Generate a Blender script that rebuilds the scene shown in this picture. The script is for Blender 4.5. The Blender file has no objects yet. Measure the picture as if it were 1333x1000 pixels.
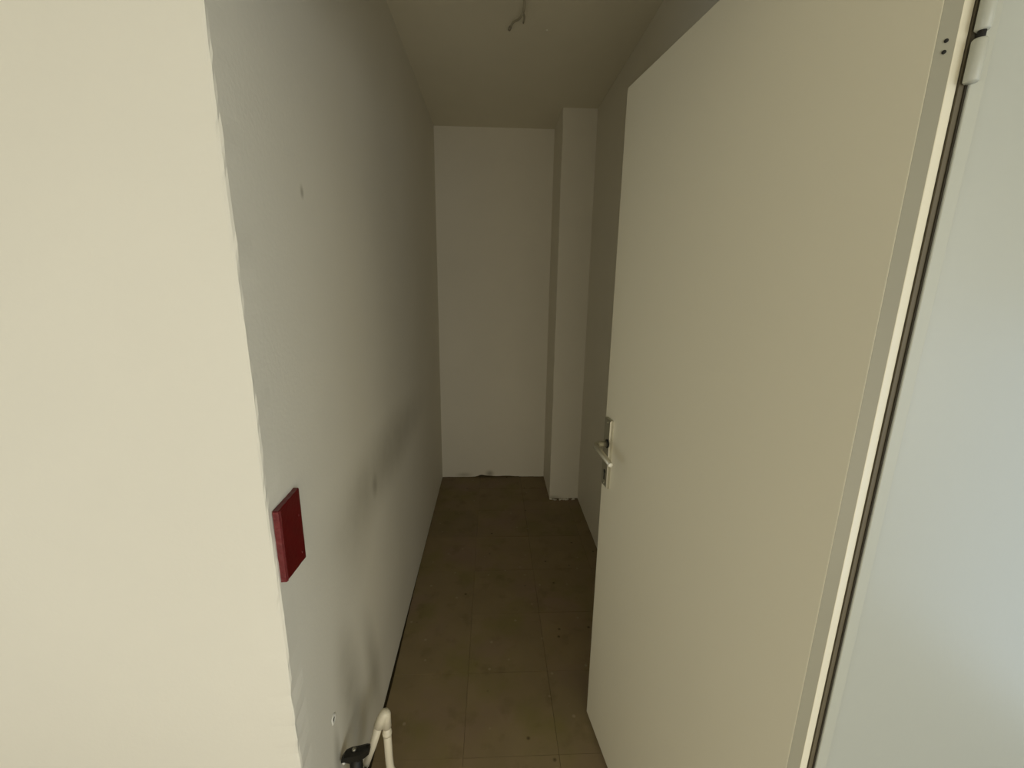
import bpy, bmesh, math, random
from mathutils import Vector, Matrix, noise
random.seed(4)
C = bpy.context.scene.collection

# ------------------------------------------------------------------ camera
F_PX, PITCH, YAW, ROLL, CAM_H = 563.9036, .23126, .04612, .01364, 1.50326
f = Vector((math.sin(YAW)*math.cos(PITCH), math.cos(YAW)*math.cos(PITCH), -math.sin(PITCH)))
r = Vector((math.cos(YAW), -math.sin(YAW), 0)); u = r.cross(f)
r2 = r*math.cos(ROLL) + u*math.sin(ROLL); u2 = u*math.cos(ROLL) - r*math.sin(ROLL)
cam_data = bpy.data.cameras.new('camera'); cam = bpy.data.objects.new('camera', cam_data); C.objects.link(cam)
cam_data.sensor_width = 36; cam_data.sensor_fit = 'HORIZONTAL'; cam_data.lens = F_PX/1333*36
cam_data.clip_start = .02
M = Matrix((r2, u2, -f)).transposed().to_4x4(); M.translation = Vector((0, 0, CAM_H))
cam.matrix_world = M
bpy.context.scene.camera = cam

# ------------------------------------------------------------------ light and exposure
vs = bpy.context.scene.view_settings
vs.view_transform = 'Standard'; vs.look = 'None'; vs.gamma = 1; vs.use_curve_mapping = False
vs.exposure = -0.02
w = bpy.data.worlds.new('world'); bpy.context.scene.world = w; w.use_nodes = True
w.node_tree.nodes['Background'].inputs[0].default_value = (.8, .88, 1, 1)
w.node_tree.nodes['Background'].inputs[1].default_value = .03

def area(name, loc, direction, sx, sy, power, col):
    l = bpy.data.lights.new(name, 'AREA'); l.shape = 'RECTANGLE'; l.size = sx; l.size_y = sy
    l.energy = power; l.color = col
    o = bpy.data.objects.new(name, l); C.objects.link(o); o.location = loc
    o.rotation_euler = Vector(direction).to_track_quat('-Z', 'Y').to_euler()
    return o
# unseen daylight from behind the camera, plus fill lamps added to brighten walls and door
LIGHTS = [          # (name, place, direction, width, height, red green blue watts)
    ('rear_window_daylight', (1.25, -1.76, 1.3), (0, 1, 0), 1.0, 1.4, (16.2, 16.7, 16.8)),
    ('glass_door_daylight', (1.88, -.35, .75), (-1, 0, 0), .9, 1.35, (3.6, 5.0, 6.8)),
    ('left_fill_light', (-1.70, -.5, 1.1), (1, 0, 0), .8, 1.1, (6.7, 7.3, 7.8)),  # added fill from the left for the door face, no known window
    ('side_fill_light', (1.88, -1.3, 1.25), (-1, 0, 0), .6, 1.2, (5.5, 5.5, 5.2)),  # added lamp to brighten the left closet wall, no opening behind it
    ('low_fill_light', (-.1, -1.76, .5), (0, 1, 0), 1.5, .7, (20.5, 18.4, 14.6)),  # added low fill lamp, fitted to the brightness of the walls
]
for nm, loc, d_, sx, sy, rgb in LIGHTS:
    e = max(rgb); area(nm, loc, d_, sx, sy, e, tuple(c/e for c in rgb))

# ------------------------------------------------------------------ materials
def mat(name, col, rough=.6, metal=0, var=0, vscale=3, bump=0, bscale=120, spec=.5, extra=None):
    m = bpy.data.materials.new(name); m.use_nodes = True; nt = m.node_tree; N = nt.nodes; L = nt.links
    b = N['Principled BSDF']; b.inputs['Roughness'].default_value = rough; b.inputs['Metallic'].default_value = metal
    b.inputs['Specular IOR Level'].default_value = spec
    b.inputs['Base Color'].default_value = (*col, 1)
    tc = N.new('ShaderNodeTexCoord'); out = None
    if var:
        nz = N.new('ShaderNodeTexNoise'); nz.inputs['Scale'].default_value = vscale; nz.inputs['Detail'].default_value = 5
        L.new(tc.outputs['Object'], nz.inputs['Vector'])
        mx = N.new('ShaderNodeMix'); mx.data_type = 'RGBA'
        mx.inputs[6].default_value = (*[c*(1-var) for c in col], 1); mx.inputs[7].default_value = (*[min(1, c*(1+var)) for c in col], 1)
        L.new(nz.outputs['Fac'], mx.inputs[0]); out = mx.outputs[2]
    if extra: out = extra(nt, tc, out)
    if out: L.new(out, b.inputs['Base Color'])
    if bump:
        nb = N.new('ShaderNodeTexNoise'); nb.inputs['Scale'].default_value = bscale; nb.inputs['Detail'].default_value = 4
        L.new(tc.outputs['Object'], nb.inputs['Vector'])
        nb2 = N.new('ShaderNodeTexNoise'); nb2.inputs['Scale'].default_value = bscale/14; nb2.inputs['Detail'].default_value = 2
        L.new(tc.outputs['Object'], nb2.inputs['Vector'])
        ad = N.new('ShaderNodeMath'); ad.operation = 'ADD'; L.new(nb.outputs['Fac'], ad.inputs[0]); L.new(nb2.outputs['Fac'], ad.inputs[1])
        bp = N.new('ShaderNodeBump'); bp.inputs['Strength'].default_value = bump; bp.inputs['Distance'].default_value = .003
        L.new(ad.outputs[0], bp.inputs['Height']); L.new(bp.outputs['Normal'], b.inputs['Normal'])
    return m

def dirt_shade_patches(spots):
    """soft grey patches on a wall, rubbed dirt and painted shade: (centre, radii, strength), object = world coordinates"""
    def fn(nt, tc, col):
        N = nt.nodes; L = nt.links
        wn = N.new('ShaderNodeTexNoise'); wn.inputs['Scale'].default_value = 9; wn.inputs['Detail'].default_value = 3
        L.new(tc.outputs['Object'], wn.inputs['Vector'])
        for c, rad, rot, s, tint in spots:
            mp = N.new('ShaderNodeMapping'); mp.vector_type = 'TEXTURE'
            mp.inputs['Location'].default_value = c; mp.inputs['Scale'].default_value = rad; mp.inputs['Rotation'].default_value = rot
            L.new(tc.outputs['Object'], mp.inputs['Vector'])
            g = N.new('ShaderNodeTexGradient'); g.gradient_type = 'SPHERICAL'; L.new(mp.outputs['Vector'], g.inputs['Vector'])
            sm = N.new('ShaderNodeMapRange'); sm.interpolation_type = 'SMOOTHSTEP'; sm.inputs['To Max'].default_value = s
            L.new(g.outputs['Fac'], sm.inputs['Value'])
            mu = N.new('ShaderNodeMath'); mu.operation = 'MULTIPLY'; mu.use_clamp = True
            m2 = N.new('ShaderNodeMath'); m2.operation = 'MULTIPLY_ADD'; m2.inputs[1].default_value = .9; m2.inputs[2].default_value = .55
            L.new(wn.outputs['Fac'], m2.inputs[0]); L.new(sm.outputs[0], mu.inputs[0]); L.new(m2.outputs[0], mu.inputs[1])
            mx = N.new('ShaderNodeMix'); mx.data_type = 'RGBA'; mx.inputs[7].default_value = (*tint, 1)
            L.new(mu.outputs[0], mx.inputs[0]); L.new(col, mx.inputs[6]); col = mx.outputs[2]
        return col
    return fn

def floor_marks(nt, tc, col):
    """scuffs, pale paint specks and dark pits on the old floor tiles"""
    N = nt.nodes; L = nt.links
    geo = N.new('ShaderNodeNewGeometry')
    for scale, tint, amt, lo, hi in ((3.1, (.27, .185, .14), .6, .5, .68), (4.7, (.21, .18, .06), .55, .5, .66), (11, (.16, .115, .05), .5, .56, .72)):
        nz = N.new('ShaderNodeTexNoise'); nz.inputs['Scale'].default_value = scale; nz.inputs['Detail'].default_value = 6
        L.new(geo.outputs['Position'], nz.inputs['Vector'])
        mr = N.new('ShaderNodeMapRange'); mr.inputs['From Min'].default_value = lo; mr.inputs['From Max'].default_value = hi; mr.inputs['To Max'].default_value = amt
        L.new(nz.outputs['Fac'], mr.inputs['Value'])
        mx = N.new('ShaderNodeMix'); mx.data_type = 'RGBA'; mx.inputs[7].default_value = (*tint, 1)
        L.new(mr.outputs[0], mx.inputs[0]); L.new(col, mx.inputs[6]); col = mx.outputs[2]
    for scale, thr, tint, amt in ((26, .2, (.40, .34, .22), .6), (17, .14, (.05, .035, .015), .75)):
        v = N.new('ShaderNodeTexVoronoi'); v.inputs['Scale'].default_value = scale
        L.new(geo.outputs['Position'], v.inputs['Vector'])
        lt = N.new('ShaderNodeMapRange'); lt.inputs['From Min'].default_value = thr; lt.inputs['From Max'].default_value = thr*.4
        L.new(v.outputs['Distance'], lt.inputs['Value'])
        nz = N.new('ShaderNodeTexWhiteNoise'); L.new(v.outputs['Position'], nz.inputs['Vector'])
        gt = N.new('ShaderNodeMath'); gt.operation = 'GREATER_THAN'; gt.inputs[1].default_value = .84; L.new(nz.outputs['Value'], gt.inputs[0])
        mu = N.new('ShaderNodeMath'); mu.operation = 'MULTIPLY'; L.new(lt.outputs[0], mu.inputs[0]); L.new(gt.outputs[0], mu.inputs[1])
        m2 = N.new('ShaderNodeMath'); m2.operation = 'MULTIPLY'; m2.inputs[1].default_value = amt; L.new(mu.outputs[0], m2.inputs[0])
        mx = N.new('ShaderNodeMix'); mx.data_type = 'RGBA'; mx.inputs[7].default_value = (*tint, 1)
        L.new(m2.outputs[0], mx.inputs[0]); L.new(col, mx.inputs[6]); col = mx.outputs[2]
    return col

DIRT_SHADE = (.26, .235, .16)
PLASTER = (.80, .765, .655)
M_WALL = mat('painted_plaster', PLASTER, .75, var=.03, vscale=2.5, bump=.25, spec=.3)
M_WALL_DIRT_SHADE = mat('smudged_shaded_plaster', PLASTER, .75, var=.035, vscale=3, bump=.12, spec=.3, extra=dirt_shade_patches([
    ((-.39, 1.345, .8375), (.1, .045, .06), (.2, 0, 0), .5, DIRT_SHADE),
    ((-.39, 1.6, .87), (.1, .95, .19), (-.03, 0, 0), .42, DIRT_SHADE),  # soft shadow band along the wall, painted into the colour
    ((-.39, 1.15, .80), (.1, .28, .22), (.3, 0, 0), .22, DIRT_SHADE),  # near end of the painted shadow band
    ((-.39, .97, 1.677), (.05, .012, .02), (0, 0, 0), .6, DIRT_SHADE),
    ((-.39, 1.0, .36), (.1, .12, .36), (.15, 0, 0), .5, DIRT_SHADE),  # upright darker streak low on the wall
    ((-.39, .875, .30), (.1, .03, .16), (0, 0, 0), .5, DIRT_SHADE),
    ((-.39, 1.2, .26), (.1, .09, .32), (.2, 0, 0), .35, DIRT_SHADE)]))  # second darker streak, further in
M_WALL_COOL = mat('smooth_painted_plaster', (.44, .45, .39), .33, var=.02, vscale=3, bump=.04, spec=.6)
M_CEIL = mat('ceiling_paint', (.75, .71, .57), .8, var=.04, vscale=4, bump=.2, spec=.2)
M_RAW = mat('bare_plaster', (.20, .16, .10), .9, var=.2, vscale=30, bump=.6)
M_SCREED = mat('dark_screed', (.075, .057, .03), .95, var=.3, vscale=10, bump=.4)
M_TILE = [mat('worn_floor_tile', c, .55, var=.22, vscale=6, bump=.12, bscale=60, spec=.25, extra=floor_marks)
          for c in ((.255, .195, .105), (.24, .185, .10), (.265, .20, .108))]
M_DOOR = mat('cream_door_lacquer', (.77, .72, .555), .38, var=.012, vscale=2, bump=.05, bscale=90)
M_FRAME = mat('frame_lacquer', (.455, .46, .385), .4, var=.03, vscale=8, bump=.06, bscale=60)
M_GAP_SHADE = mat('dark_gap_shade', (.03, .024, .012), .9)
M_ALU = mat('brushed_aluminium', (.50, .48, .38), .36, metal=.9, var=.06, vscale=40)
M_DARK = mat('keyhole_black', (.008, .007, .004), .8)
M_RED = mat('glossy_red_plastic', (.12, .002, .004), .33, var=.25, vscale=25, bump=.15, bscale=90)
M_RED2 = mat('scuffed_lit_red_plastic', (.155, .016, .018), .45, var=.35, vscale=70, bump=.5, bscale=150)
M_PIPE = mat('white_plastic_pipe', (.78, .72, .56), .4, var=.05, vscale=20, bump=.1, bscale=40)
M_BLACK = mat('black_valve_plastic', (.009, .008, .005), .45, var=.3, vscale=30, bump=.15, spec=.3)
M_WHITE = mat('white_dowel_plastic', (.85, .83, .75), .5)
M_CABLE = mat('grey_cable_sheath', (.36, .33, .24), .6)

# ------------------------------------------------------------------ helpers
def link(name, bm, m, parent=None, smooth=False):
    bmesh.ops.recalc_face_normals(bm, faces=bm.faces)
    me = bpy.data.meshes.new(name); bm.to_mesh(me); bm.free()
    if smooth:
        for p in me.polygons: p.use_smooth = True
    me.materials.append(m)
    o = bpy.data.objects.new(name, me); C.objects.link(o)
    if parent: o.parent = parent
    return o
def structure(o): o['kind'] = 'structure'; return o
def empty(name, loc, label, cat, parent=None):
    o = bpy.data.objects.new(name, None); C.objects.link(o); o.location = loc; o.empty_display_size = .05
    o['label'] = label; o['category'] = cat
    return o
def add_box(bm, a, b, bevel=0):
    vs_ = [bm.verts.new((x, y, z)) for x in (a[0], b[0]) for y in (a[1], b[1]) for z in (a[2], b[2])]
    fs = [bm.faces.new([vs_[i] for i in q]) for q in ((0,1,3,2),(4,6,7,5),(0,4,5,1),(2,3,7,6),(0,2,6,4),(1,5,7,3))]
    if bevel: bmesh.ops.bevel(bm, geom=list({e for q in fs for e in q.edges}), offset=bevel, segments=2, affect='EDGES', profile=.6)
def add_prism(bm, pts, z0, z1, bevel=0, step=None, jit=None):
    """plan polygon extruded upwards; step = height of the courses, jit(i, z) = offset of vertex i"""
    n = len(pts); k = max(1, round((z1-z0)/step)) if step else 1
    rings = []
    for j in range(k+1):
        z = z0+(z1-z0)*j/k
        ring = []
        for i, p in enumerate(pts):
            d = jit(i, z) if jit else (0, 0)
            ring.append(bm.verts.new((p[0]+d[0], p[1]+d[1], z)))
        rings.append(ring)
    for j in range(k):
        for i in range(n): bm.faces.new((rings[j][i], rings[j][(i+1) % n], rings[j+1][(i+1) % n], rings[j+1][i]))
    bm.faces.new(rings[0]); bm.faces.new(rings[-1][::-1])
def box(name, a, b, m, parent=None, bevel=0):
    bm = bmesh.new(); add_box(bm, a, b, bevel); return link(name, bm, m, parent)
def add_tube(bm, path, radii, seg=20, cap=True):
    path = [Vector(p) for p in path]
    if not isinstance(radii, (list, tuple)): radii = [radii]*len(path)
    t0 = (path[1]-path[0]).normalized(); ref = Vector((0, 0, 1)) if abs(t0.z) < .9 else Vector((1, 0, 0))
    x = t0.cross(ref).normalized(); rings = []
    for i, p in enumerate(path):
        t = ((path[i+1]-p).normalized() if i < len(path)-1 else Vector()) + ((p-path[i-1]).normalized() if i else Vector())
        t = t.normalized() if t.length > 1e-6 else t0
        x = (x - t*x.dot(t)).normalized(); y = t.cross(x)
        rings.append([bm.verts.new(p + (x*math.cos(a)+y*math.sin(a))*radii[i]) for a in [2*math.pi*k/seg for k in range(seg)]])
    for A, B in zip(rings, rings[1:]):
        for k in range(seg): bm.faces.new((A[k], A[(k+1) % seg], B[(k+1) % seg], B[k]))
    if cap: bm.faces.new(rings[0]); bm.faces.new(rings[-1])
def tube(name, path, radii, m, parent=None, seg=20):
    bm = bmesh.new(); add_tube(bm, path, radii, seg); return link(name, bm, m, parent, True)
def arc(pts, r_, n=7):
    """polyline with its inner corners rounded to radius r_"""
    P = [Vector(p) for p in pts]; out = [P[0]]
    for a, b, c_ in zip(P, P[1:], P[2:]):
        d1 = (a-b).normalized(); d2 = (c_-b).normalized(); k = min(r_, (a-b).length*.45, (c_-b).length*.45)
        s, e = b+d1*k, b+d2*k
        for i in range(n+1):
            q = i/n; out.append(s*(1-q)**2 + b*2*q*(1-q) + e*q*q)
    return out+[P[-1]]

XL, YB, ZC, XR, XP, YP, YC = -.3906, 3.169, 2.4935, .6091, .4062, 2.8024, .7037
H = Vector((.4485, .4886)); DA = .14621; W = .7473
T = Vector((-math.sin(DA), math.cos(DA))); NN = Vector((math.cos(DA), math.sin(DA)))   # along the leaf / into the leaf

# ------------------------------------------------------------------ floor with its tiles
bm = bmesh.new(); add_box(bm, (-1.9, -2.0, -.12), (1.95, YB+.12, -.012)); fl = structure(link('floor', bm, M_SCREED))
S = .313; row0 = 1.093-4*S; NR = 11
cols = [(XL-.02, -.092), (-.092, .221), (.221, .534), (.534, XR+.03)]
def left_edge(y):          # the tiles stop short of the left wall towards the doorway
    g = .0095*max(0, min(1, (2.1-y)/.75))
    return XL + .0005 + g + .0022*noise.noise(Vector((y*9, 3, 0))) + .0012*noise.noise(Vector((y*40, 1, 0)))
tile_meshes = {}
def tile(x0, x1, y0, y1, wavy=False, parent=fl):
    g = .00022; z = random.uniform(-.0004, .0002); key = None
    bm = bmesh.new()
    if wavy:
        n = 6; lft = [(left_edge(y0+g+(y1-y0-2*g)*i/n), y0+g+(y1-y0-2*g)*i/n) for i in range(n+1)]
        pts = [(x1-g, y0+g), (x1-g, y1-g)] + lft[::-1]
        add_prism(bm, pts, -.012, z)
        o = link('tile', bm, random.choice(M_TILE), parent); return
    k = (round(x1-x0, 3), round(y1-y0, 3))
    if k not in tile_meshes:
        hx, hy = (x1-x0)/2-g, (y1-y0)/2-g
        add_box(bm, (-hx, -hy, -.012), (hx, hy, -.0004))
        for v in bm.verts:
            if v.co.z > -.005: v.co.x *= 1-.0003/hx; v.co.y *= 1-.0003/hy
        me = bpy.data.meshes.new('tile'); bmesh.ops.recalc_face_normals(bm, faces=bm.faces); bm.to_mesh(me)
        me.materials.append(M_TILE[0]); tile_meshes[k] = me
    bm.free()
    o = bpy.data.objects.new('tile', tile_meshes[k]); C.objects.link(o); o.parent = parent
    o.location = ((x0+x1)/2, (y0+y1)/2, z)
    o.rotation_euler = (random.uniform(-.0012, .0012), random.uniform(-.0012, .0012), 0)
    if random.random() < .6:
        o.material_slots[0].link = 'OBJECT'; o.material_slots[0].material = random.choice(M_TILE)
for j in range(NR):
    y0 = row0+j*S; y1 = min(y0+S, YB+.03)
    if y1-y0 < .02: continue
    inside = y1 > YC+.05
    for i, (a, b) in enumerate(cols):
        if i == 0:
            tile(a, b, y0, y1, wavy=inside)
        elif i == 3 and not inside: tile(a, a+S, y0, y1)
        else: tile(a, b, y0, y1)

# ------------------------------------------------------------------ walls and ceiling
def bump_edge(i_set, amp):
    def fn(i, z):
        if i not in i_set: return (0, 0)
        a = amp*(noise.noise(Vector((z*4, i, 5))) + .5*noise.noise(Vector((z*19, i, 2))) + .35*noise.noise(Vector((z*55, i, 8))))
        for zc, d, s in ((.57, .0045, .012), (.63, .003, .02), (.70, .003, .02), (.50, .003, .01)):     # chips knocked off the corner
            a -= d*math.exp(-((z-zc)/s)**2)
        return (a, -a*.6)
    return fn
bm = bmesh.new()          # the left wall of the closet and the bright wall that meets it at the corner
pts = [(-1.72, YC), (XL-.05, YC), (XL-.006, YC), (XL-.0015, YC+.0015), (XL, YC+.006), (XL, YC+.05), (XL, YB+.12), (XL-.13, YB+.12), (XL-.13, YC+.13), (-1.72, YC+.13)]
add_prism(bm, pts, .0015, ZC, step=.018, jit=bump_edge({2, 3, 4}, .0035))
structure(link('wall_left', bm, M_WALL_DIRT_SHADE, smooth=False))

def ragged_wall(name, a, b, axis, thick, m, z_top, amp, lumps=(), seed=0):
    """wall whose plaster ends in a broken bottom edge just over the floor; a, b = front line in plan"""
    bm = bmesh.new(); a = Vector(a); b = Vector(b); n = max(4, int((b-a).length/.012))
    F = []; off = Vector(thick)
    for i in range(n+1):
        q = i/n; p = a.lerp(b, q); s = (b-a).length*q
        z = .002 + amp*max(0, noise.noise(Vector((s*14, seed, 0))) + .5*noise.noise(Vector((s*50, seed, 1))))
        for c_, h_, w_ in lumps: z += h_*math.exp(-((s-c_)/w_)**2)
        F.append((p, z))
    f0 = [bm.verts.new((p.x, p.y, z)) for p, z in F]; f1 = [bm.verts.new((p.x, p.y, z_top)) for p, z in F]
    g0 = [bm.verts.new((p.x+off.x, p.y+off.y, z)) for p, z in F]; g1 = [bm.verts.new((p.x+off.x, p.y+off.y, z_top)) for p, z in F]
    for i in range(n):
        for A, B in ((f0, f1), (f1, g1), (g1, g0), (g0, f0)): bm.faces.new((A[i], A[i+1], B[i+1], B[i]))
    bm.faces.new((f0[0], f1[0], g1[0], g0[0])); bm.faces.new((f0[-1], g0[-1], g1[-1], f1[-1]))
    return structure(link(name, bm, m))
M_BACKDIRT = mat('scuffed_painted_plaster', PLASTER, .75, var=.035, vscale=3, bump=.3, spec=.3, extra=dirt_shade_patches([
    ((-.02, 3.169, .03), (.05, .1, .04), (0, 0, 0), .6, DIRT_SHADE), ((-.22, 3.169, .02), (.09, .1, .03), (0, 0, 0), .4, DIRT_SHADE),
    ((.43, 2.80, .01), (.1, .05, .03), (0, 0, 0), .5, DIRT_SHADE)]))
ragged_wall('wall_back', (XL, YB), (XR+.1, YB), 0, (0, .12), M_BACKDIRT, ZC, .006, ((.30, .014, .03), (.36, .010, .05), (.5, .008, .08)), 3)
ragged_wall('wall_right', (XR, YP+.01), (XR, .601), 0, (.12, 0), M_WALL, ZC, .003, (), 7)
bm = bmesh.new()          # boxed-in pipe chase in the far right corner
add_prism(bm, [(XP, YB-.0005), (XP, YP+.003), (XP+.003, YP), (XR+.1, YP), (XR+.1, YB-.0005)], .006, ZC, step=.025,
          jit=lambda i, z: (.004*noise.noise(Vector((z*5, 2, 1)))+.0016*noise.noise(Vector((z*30, 4, 1))), 0) if i in (1, 2) else (0, 0))
structure(link('wall_pillar', bm, M_BACKDIRT))
bm = bmesh.new()          # crumbs of plaster at the foot of the pillar
for k in range(16):
    x = XP+.01+.19*random.random(); s = random.uniform(.003, .008)
    mt = Matrix.Translation((x, YP-.004-.010*random.random(), s*.4)) @ Matrix.Rotation(random.random()*3, 4, 'Z') @ Matrix.Diagonal((s*1.7, s, s*.8, 1))
    bmesh.ops.create_icosphere(bm, subdivisions=1, radius=1, matrix=mt)
for v in bm.verts: v.co += Vector((random.uniform(-1, 1), random.uniform(-1, 1), 0))*.0012
cr = link('plaster_crumbs', bm, M_WALL); cr['kind'] = 'stuff'; cr['label'] = 'broken plaster crumbs along the foot of the far right pillar'; cr['category'] = 'rubble'

XF = .5014
bm = bmesh.new(); add_prism(bm, [(XF, .4815), (1.9, .4815), (1.9, .60), (XF, .60)], .0015, ZC); structure(link('wall_right_front', bm, M_WALL_COOL))
box('ceiling', (-1.9, -2.0, ZC), (1.95, YB+.12, ZC+.12), M_CEIL)['kind'] = 'structure'
box('wall_lintel', (XL, .56, 2.03), (XF, YC, ZC), M_WALL)['kind'] = 'structure'
# the unseen room behind the camera, with openings cut to suit the lamps
def holed_wall(name, axis, at, th, lo, hi, h0, h1, z0, z1, m):
    bm = bmesh.new()
    for a, b, c_, d in ((lo, h0, 0, ZC), (h1, hi, 0, ZC), (h0, h1, 0, z0), (h0, h1, z1, ZC)):
        if axis == 'x': add_box(bm, (a, at, c_), (b, at+th, d))
        else: add_box(bm, (at, a, c_), (at+th, b, d))
    structure(link(name, bm, m))
holed_wall('wall_rear', 'x', -1.92, .12, -1.84, .70, -.85, .65, .15, .85, M_WALL)
holed_wall('wall_rear_right', 'x', -1.92, .12, .70, 1.9, .75, 1.75, .5, 2.0, M_WALL)
holed_wall('wall_side_right', 'y', 1.9, .12, -1.92, .60, -.8, .1, .07, 1.43, M_WALL)
holed_wall('wall_side_left', 'y', -1.84, .12, -1.92, YC+.13, -.9, -.1, .55, 1.65, M_WALL)

# ------------------------------------------------------------------ door frame
FT = 2.03
fr = bmesh.new()
add_prism(fr, [(.4838, .4786), (.4846, .4778), (.4990, .4778), (XF, .4800), (XF, .606), (.4838, .606)], .001, FT, step=.1)
frame = structure(link('door_frame', fr, M_FRAME))
box('shaded_rebate', (.4762, .4816, .001), (.4816, .489, FT), mat('frame_reveal_shade', (.115, .095, .055), .6, var=.15, vscale=12), frame)  # brown strip fills the gap; shade on the frame return put into its colour
box('gap_shade_strip', (.48165, .4802, .001), (.4838, .4904, FT), M_GAP_SHADE, frame)  # dark strip stands in for the deep shade of the gap

# ------------------------------------------------------------------ door
def D(s, o): p = H + T*s + NN*o; return (p.x, p.y)
leaf = bmesh.new()
add_prism(leaf, [D(.0010, 0), D(W-.0015, 0), D(W, .0015), D(W, .0265), D(W-.013, .0275), D(W-.013, .040),
                 D(.0, .040), D(.0, .0255), D(-.009, .0255), D(-.009, .0142), D(-.0084, .0134), D(.0004, .0004)], .012, 1.985)
door = structure(link('door_1', leaf, M_DOOR))
bm = bmesh.new(); e = .0004
add_prism(bm, [D(.0004-e, .0004-e*.3), D(-.0084-e, .0134-e*.8), D(-.0084, .0136), D(.0006, .0006)], .0125, 1.9845)
le = link('leaf_edge', bm, mat('grey_edge', (.31, .295, .22), .5, var=.05, vscale=10), door); le['label'] = 'greyer bevelled hinge edge'  # greyer strip laid over the slanted hinge edge
# lock furniture (built straight on the leaf)
def D3(s, o, z): p = H + T*s - NN*o; return Vector((p.x, p.y, z))           # o = distance out in front of the face
def plate_mesh():
    bm = bmesh.new(); s0, s1, z0, z1, t = .690, .732, .908, 1.119, .010
    back = [(s0, z0), (s1, z0), (s1, z1), (s0, z1)]; i = .0035
    fr_ = [(s0+i*.5, z0+i), (s1-i, z0+i), (s1-i, z1-i), (s0+i*.5, z1-i)]
    A = [bm.verts.new(D3(s, 0, z)) for s, z in back]; B = [bm.verts.new(D3(s, t-.003, z)) for s, z in back]; E_ = [bm.verts.new(D3(s, t, z)) for s, z in fr_]
    for P, Q in ((A, B), (B, E_)):
        for k in range(4): bm.faces.new((P[k], P[(k+1) % 4], Q[(k+1) % 4], Q[k]))
    bm.faces.new(A); bm.faces.new(E_); return bm
plate = link('lock_plate', plate_mesh(), M_ALU, door); plate['label'] = 'dull aluminium long lock plate'
tube('handle_collar', [D3(.700, .0100, 1.047), D3(.700, .0135, 1.047)], .0125, M_DARK, plate, 24)
bm = bmesh.new()
pth = arc([D3(.700, .0136, 1.047), D3(.700, .050, 1.046), D3(.585, .050, 1.033)], .016, 8)
n = len(pth); rad = [.0090 if i < 9 else .0090-.0022*(i-9)/(n-10) for i in range(n)]
add_tube(bm, pth, rad, 18)
lv = link('lever_handle', bm, mat('satin_lever_aluminium', (.50, .47, .37), .38, metal=.8, var=.05, vscale=30), plate, True)
tube('lever_cap', [D3(.5849, .050, 1.033), D3(.5815, .050, 1.0326)], [.0068, .0056], mat('lit_lever_end', (.9, .87, .76), .3), plate, 18)  # light caught by the lever tip is put into its pale colour
tube('keyhole', [D3(.709, .0101, .956), D3(.709, .0107, .956)], .0062, M_DARK, plate, 18)
bm = bmesh.new()
a = [D3(.7065, .0101, .952), D3(.7115, .0101, .952), D3(.7125, .0101, .930), D3(.7055, .0101, .930)]; b = [p - Vector((NN.x, NN.y, 0))*.0007 for p in a]
A = [bm.verts.new(p) for p in a]; B = [bm.verts.new(p) for p in b]
for k in range(4): bm.faces.new((A[k], A[(k+1) % 4], B[(k+1) % 4], B[k]))
bm.faces.new(A); bm.faces.new(B); link('keyhole_slot', bm, M_DARK, plate)
for z in (1.108, .919): tube('plate_screw', [D3(.711, .0100, z), D3(.711, .0112, z)], .0033, M_ALU, plate, 12)
# hinges: painted knuckles over the gap, the pin showing between them
for zb in (1.7046, .25):
    hg = bpy.data.objects.new('hinge', None); C.objects.link(hg); hg.location = (.4800, .4740, zb); hg.parent = door; hg.empty_display_size = .03
    for nm, z0, z1 in (('lower_knuckle', 0, .0385), ('upper_knuckle', .0455, .085)):
        e = .0015
        tube(nm, [(0, 0, z0), (0, 0, z0+e), (0, 0, z1-e), (0, 0, z1)], [.0052, .0064, .0064, .0052], M_FRAME, hg, 20)
    tube('hinge_pin', [(0, 0, .034), (0, 0, .05)], .0035, M_DARK, hg, 12)
    for dz in (.041, .031):
        pp = D3(-.0042, -.0067, 0); q = Vector((pp.x, pp.y, 0)) - Vector((.4800, .4740, 0))
        t3 = Vector((T.x, T.y, 0))*.84 + Vector((NN.x, NN.y, 0))*.54
        tube('hinge_screw', [q - t3*.0002 + Vector((0, 0, dz)), q - t3*.0014 + Vector((0, 0, dz))], .0018, M_DARK, hg, 10)

# ------------------------------------------------------------------ red switch cover on the left wall
rc = empty('switch_cover', (XL, .76, 1.03), 'glossy dark red plastic switch cover on the left wall beside the corner', 'switch')
pl = [(.7155, 1.1000), (.7155, .9555), (.7985, .9500), (.7985, 1.1035)]      # (y, z) as it sits, slightly crooked
def rel(x, y, z): return Vector((x-XL, y-.76, z-1.03))
bm = bmesh.new(); t = .0115
outer = []
for (y, z), (y2, z2) in zip(pl, pl[1:]+pl[:1]):
    for k in range(8):
        q = k/8; outer.append((y+(y2-y)*q + random.uniform(-.0006, .0006), z+(z2-z)*q + random.uniform(-.0006, .0006)))
cy, cz = .757, 1.027
A = [bm.verts.new(rel(XL, y, z)) for y, z in outer]
B = [bm.verts.new(rel(XL+t-.002, y, z)) for y, z in outer]
E_ = [bm.verts.new(rel(XL+t, y+(cy-y)*.04, z+(cz-z)*.025)) for y, z in outer]
for P, Q in ((A, B), (B, E_)):
    for k in range(len(P)): bm.faces.new((P[k], P[(k+1) % len(P)], Q[(k+1) % len(P)], Q[k]))
bm.faces.new(A); bm.faces.new(E_); link('cover_plate', bm, M_RED, rc)
bm = bmesh.new(); zz = [1.0990-.1430*i/14 for i in range(15)]               # scuffed near flank, the light on it put into a paler red
L0 = [bm.verts.new(rel(XL+.0002, .7146+random.uniform(-.0005, .0003), z)) for z in zz]
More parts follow.
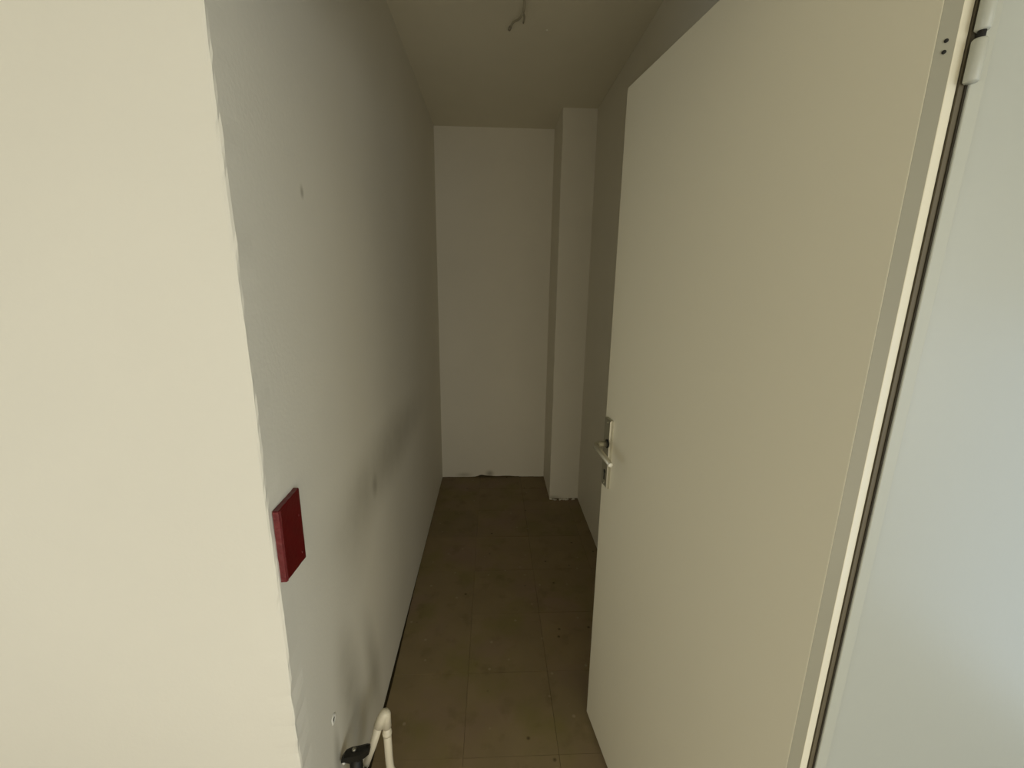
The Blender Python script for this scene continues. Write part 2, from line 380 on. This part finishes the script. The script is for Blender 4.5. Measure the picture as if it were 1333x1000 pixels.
L1 = [bm.verts.new(rel(XL+t-.0012, .7146+random.uniform(-.0005, .0003), z)) for z in zz]
L2 = [bm.verts.new(rel(XL+t+.0004, .7195+random.uniform(-.0012, .0012), z)) for z in zz]
for P, Q in ((L0, L1), (L1, L2)):
    for k in range(14): bm.faces.new((P[k], P[k+1], Q[k+1], Q[k]))
o = link('cover_flank', bm, M_RED2, rc); o['label'] = 'scuffed red side edge with painted light'
sol = o.modifiers.new('thick', 'SOLIDIFY'); sol.thickness = .0006; sol.offset = 0
for y, z in ((.786, 1.052), (.784, .972)): tube('cover_screw', [rel(XL+t-.0003, y, z), rel(XL+t+.0008, y, z)], .0026, M_RED2, rc, 12)

# ------------------------------------------------------------------ dowel, nail, lamp wires
wp = empty('wall_dowel', (XL, .870, .446), 'small white wall dowel with a dark hole low on the left wall', 'dowel')
bm = bmesh.new()
ring = [(.0125, .0002), (.0112, .0022), (.0062, .0026), (.0050, .0006)]
R_ = [[bm.verts.new((x, rr*math.cos(a)*(1+.18*math.sin(3*a+1)), rr*1.15*math.sin(a))) for a in [2*math.pi*k/18 for k in range(18)]] for rr, x in ring]
for P, Q in zip(R_, R_[1:]):
    for k in range(18): bm.faces.new((P[k], P[(k+1) % 18], Q[(k+1) % 18], Q[k]))
link('dowel_rim', bm, M_WHITE, wp, True)
tube('dowel_hole', [(.0004, .0, -.001), (.0014, 0, -.001)], .0056, M_DARK, wp, 14)

lw = empty('lamp_wire', (.1085, 1.825, ZC), 'bare forked lamp wires hanging from the closet ceiling', 'wire')
tube('wire_sheath', arc([(0, 0, 0), (.002, .004, -.02), (-.001, .018, -.034)], .01), .0042, M_CABLE, lw, 10)
tube('wire_strand', arc([(-.001, .018, -.034), (-.012, .055, -.036), (-.034, .088, -.03), (-.044, .105, -.038)], .015), .0036, M_CABLE, lw, 8)
tube('wire_strand', arc([(-.001, .018, -.034), (.006, .05, -.03), (.004, .085, -.033)], .015), .0032, M_CABLE, lw, 8)
tube('wire_tip', [(-.044, .105, -.038), (-.049, .116, -.043)], .0055, mat('wire_terminal', (.28, .25, .18), .5), lw, 10)
nl = tube('ceiling_nail', [(.2139, 2.0125, ZC), (.2139, 2.0125, ZC-.004), (.2139, 2.0125, ZC-.006)], [.002, .006, .004], M_WALL, None, 12)
nl['label'] = 'tiny painted nail head in the closet ceiling right of the wires'; nl['category'] = 'nail'

# ------------------------------------------------------------------ pipe and valve at the foot of the left wall
wp = empty('drain_pipe', (-.300, 1.0, .0), 'white plastic pipe bent like an upside-down V beside the left wall', 'pipe')
def pr(x, y, z): return (x+.300, y-1.0, z)
tube('riser', arc([pr(-.255, .985, .082), pr(-.297, 1.0, .084), pr(-.300, 1.0, .13), pr(-.301, 1.0, .285)], .03), .0112, M_PIPE, wp)
tube('riser_foot', [pr(-.299, 1.0, 0), pr(-.299, 1.0, .10)], .0112, M_PIPE, wp)
tube('elbow', arc([pr(-.301, 1.0, .255), pr(-.301, 1.0, .312), pr(-.322, .992, .266)], .02), [.0134]*2+[.0140]*8, M_PIPE, wp)
tube('elbow_ring', [pr(-.301, 1.0, .226), pr(-.301, 1.0, .232), pr(-.301, 1.0, .240)], [.0128, .0136, .0128], M_PIPE, wp)
tube('branch', [pr(-.320, .993, .272), pr(-.338, .985, .21), pr(-.358, .972, .155)], [.0118, .0105, .0095], M_PIPE, wp)
kn = bmesh.new()
add_tube(kn, [(-.268, .983, .086), (-.262, .983, .087), (-.240, .980, .089), (-.234, .979, .089)], [.008, .0145, .0145, .008], 20)
o = link('pipe_cap', kn, M_BLACK, wp, True); o.location = (.300, -1.0, 0); o['label'] = 'black screw cap'

vt = empty('stop_valve', (-.352, .885, 0), 'black stop valve with a crooked T handle against the left wall', 'valve')
def vr(x, y, z): return (x+.352, y-.885, z)
tube('valve_body', [vr(-.350, .888, .001), vr(-.350, .888, .20), vr(-.350, .888, .215), vr(-.350, .888, .235), vr(-.351, .887, .245), vr(-.351, .887, .305)],
     [.0125, .0125, .019, .019, .0155, .0165], M_BLACK, vt, 16)
tube('wall_flange', [vr(XL+.0005, .888, .19), vr(XL+.006, .888, .19), vr(XL+.007, .888, .19), vr(-.352, .888, .19)], [.022, .022, .012, .012], M_BLACK, vt)
bm = bmesh.new()          # the wedge shaped wing handle
prof = [(-.3855, .3045, .009), (-.3765, .318, .011), (-.362, .3235, .013), (-.340, .328, .013), (-.322, .3355, .011), (-.3135, .337, .009)]
low = [.292, .297, .294, .300, .311, .318]
rings = []
for (x, z, hw), zl in zip(prof, low):
    rings.append([bm.verts.new(vr(x, .885-hw, zl+.003)), bm.verts.new(vr(x, .885-hw, z-.004)), bm.verts.new(vr(x, .885-hw*.4, z)), bm.verts.new(vr(x, .885+hw*.4, z)),
                  bm.verts.new(vr(x, .885+hw, z-.004)), bm.verts.new(vr(x, .885+hw, zl+.003)), bm.verts.new(vr(x, .885, zl))])
for P, Q in zip(rings, rings[1:]):
    for k in range(7): bm.faces.new((P[k], P[(k+1) % 7], Q[(k+1) % 7], Q[k]))
bm.faces.new(rings[0]); bm.faces.new(rings[-1])
link('wing_handle', bm, M_BLACK, vt)
tube('handle_screw', [vr(-.3525, .885, .3265), vr(-.3525, .885, .331)], [.006, .005], mat('dull_screw_metal', (.3, .29, .24), .35, metal=.8), vt, 14)
tube('drip_nozzle', [vr(-.3815, .883, .294), vr(-.3815, .883, .284)], [.0045, .004], M_WHITE, vt, 12)
tube('outlet', arc([vr(-.351, .888, .165), vr(-.352, .925, .16), vr(-.3585, .955, .152)], .03), [.0115]*9+[.0125], M_BLACK, vt, 16)
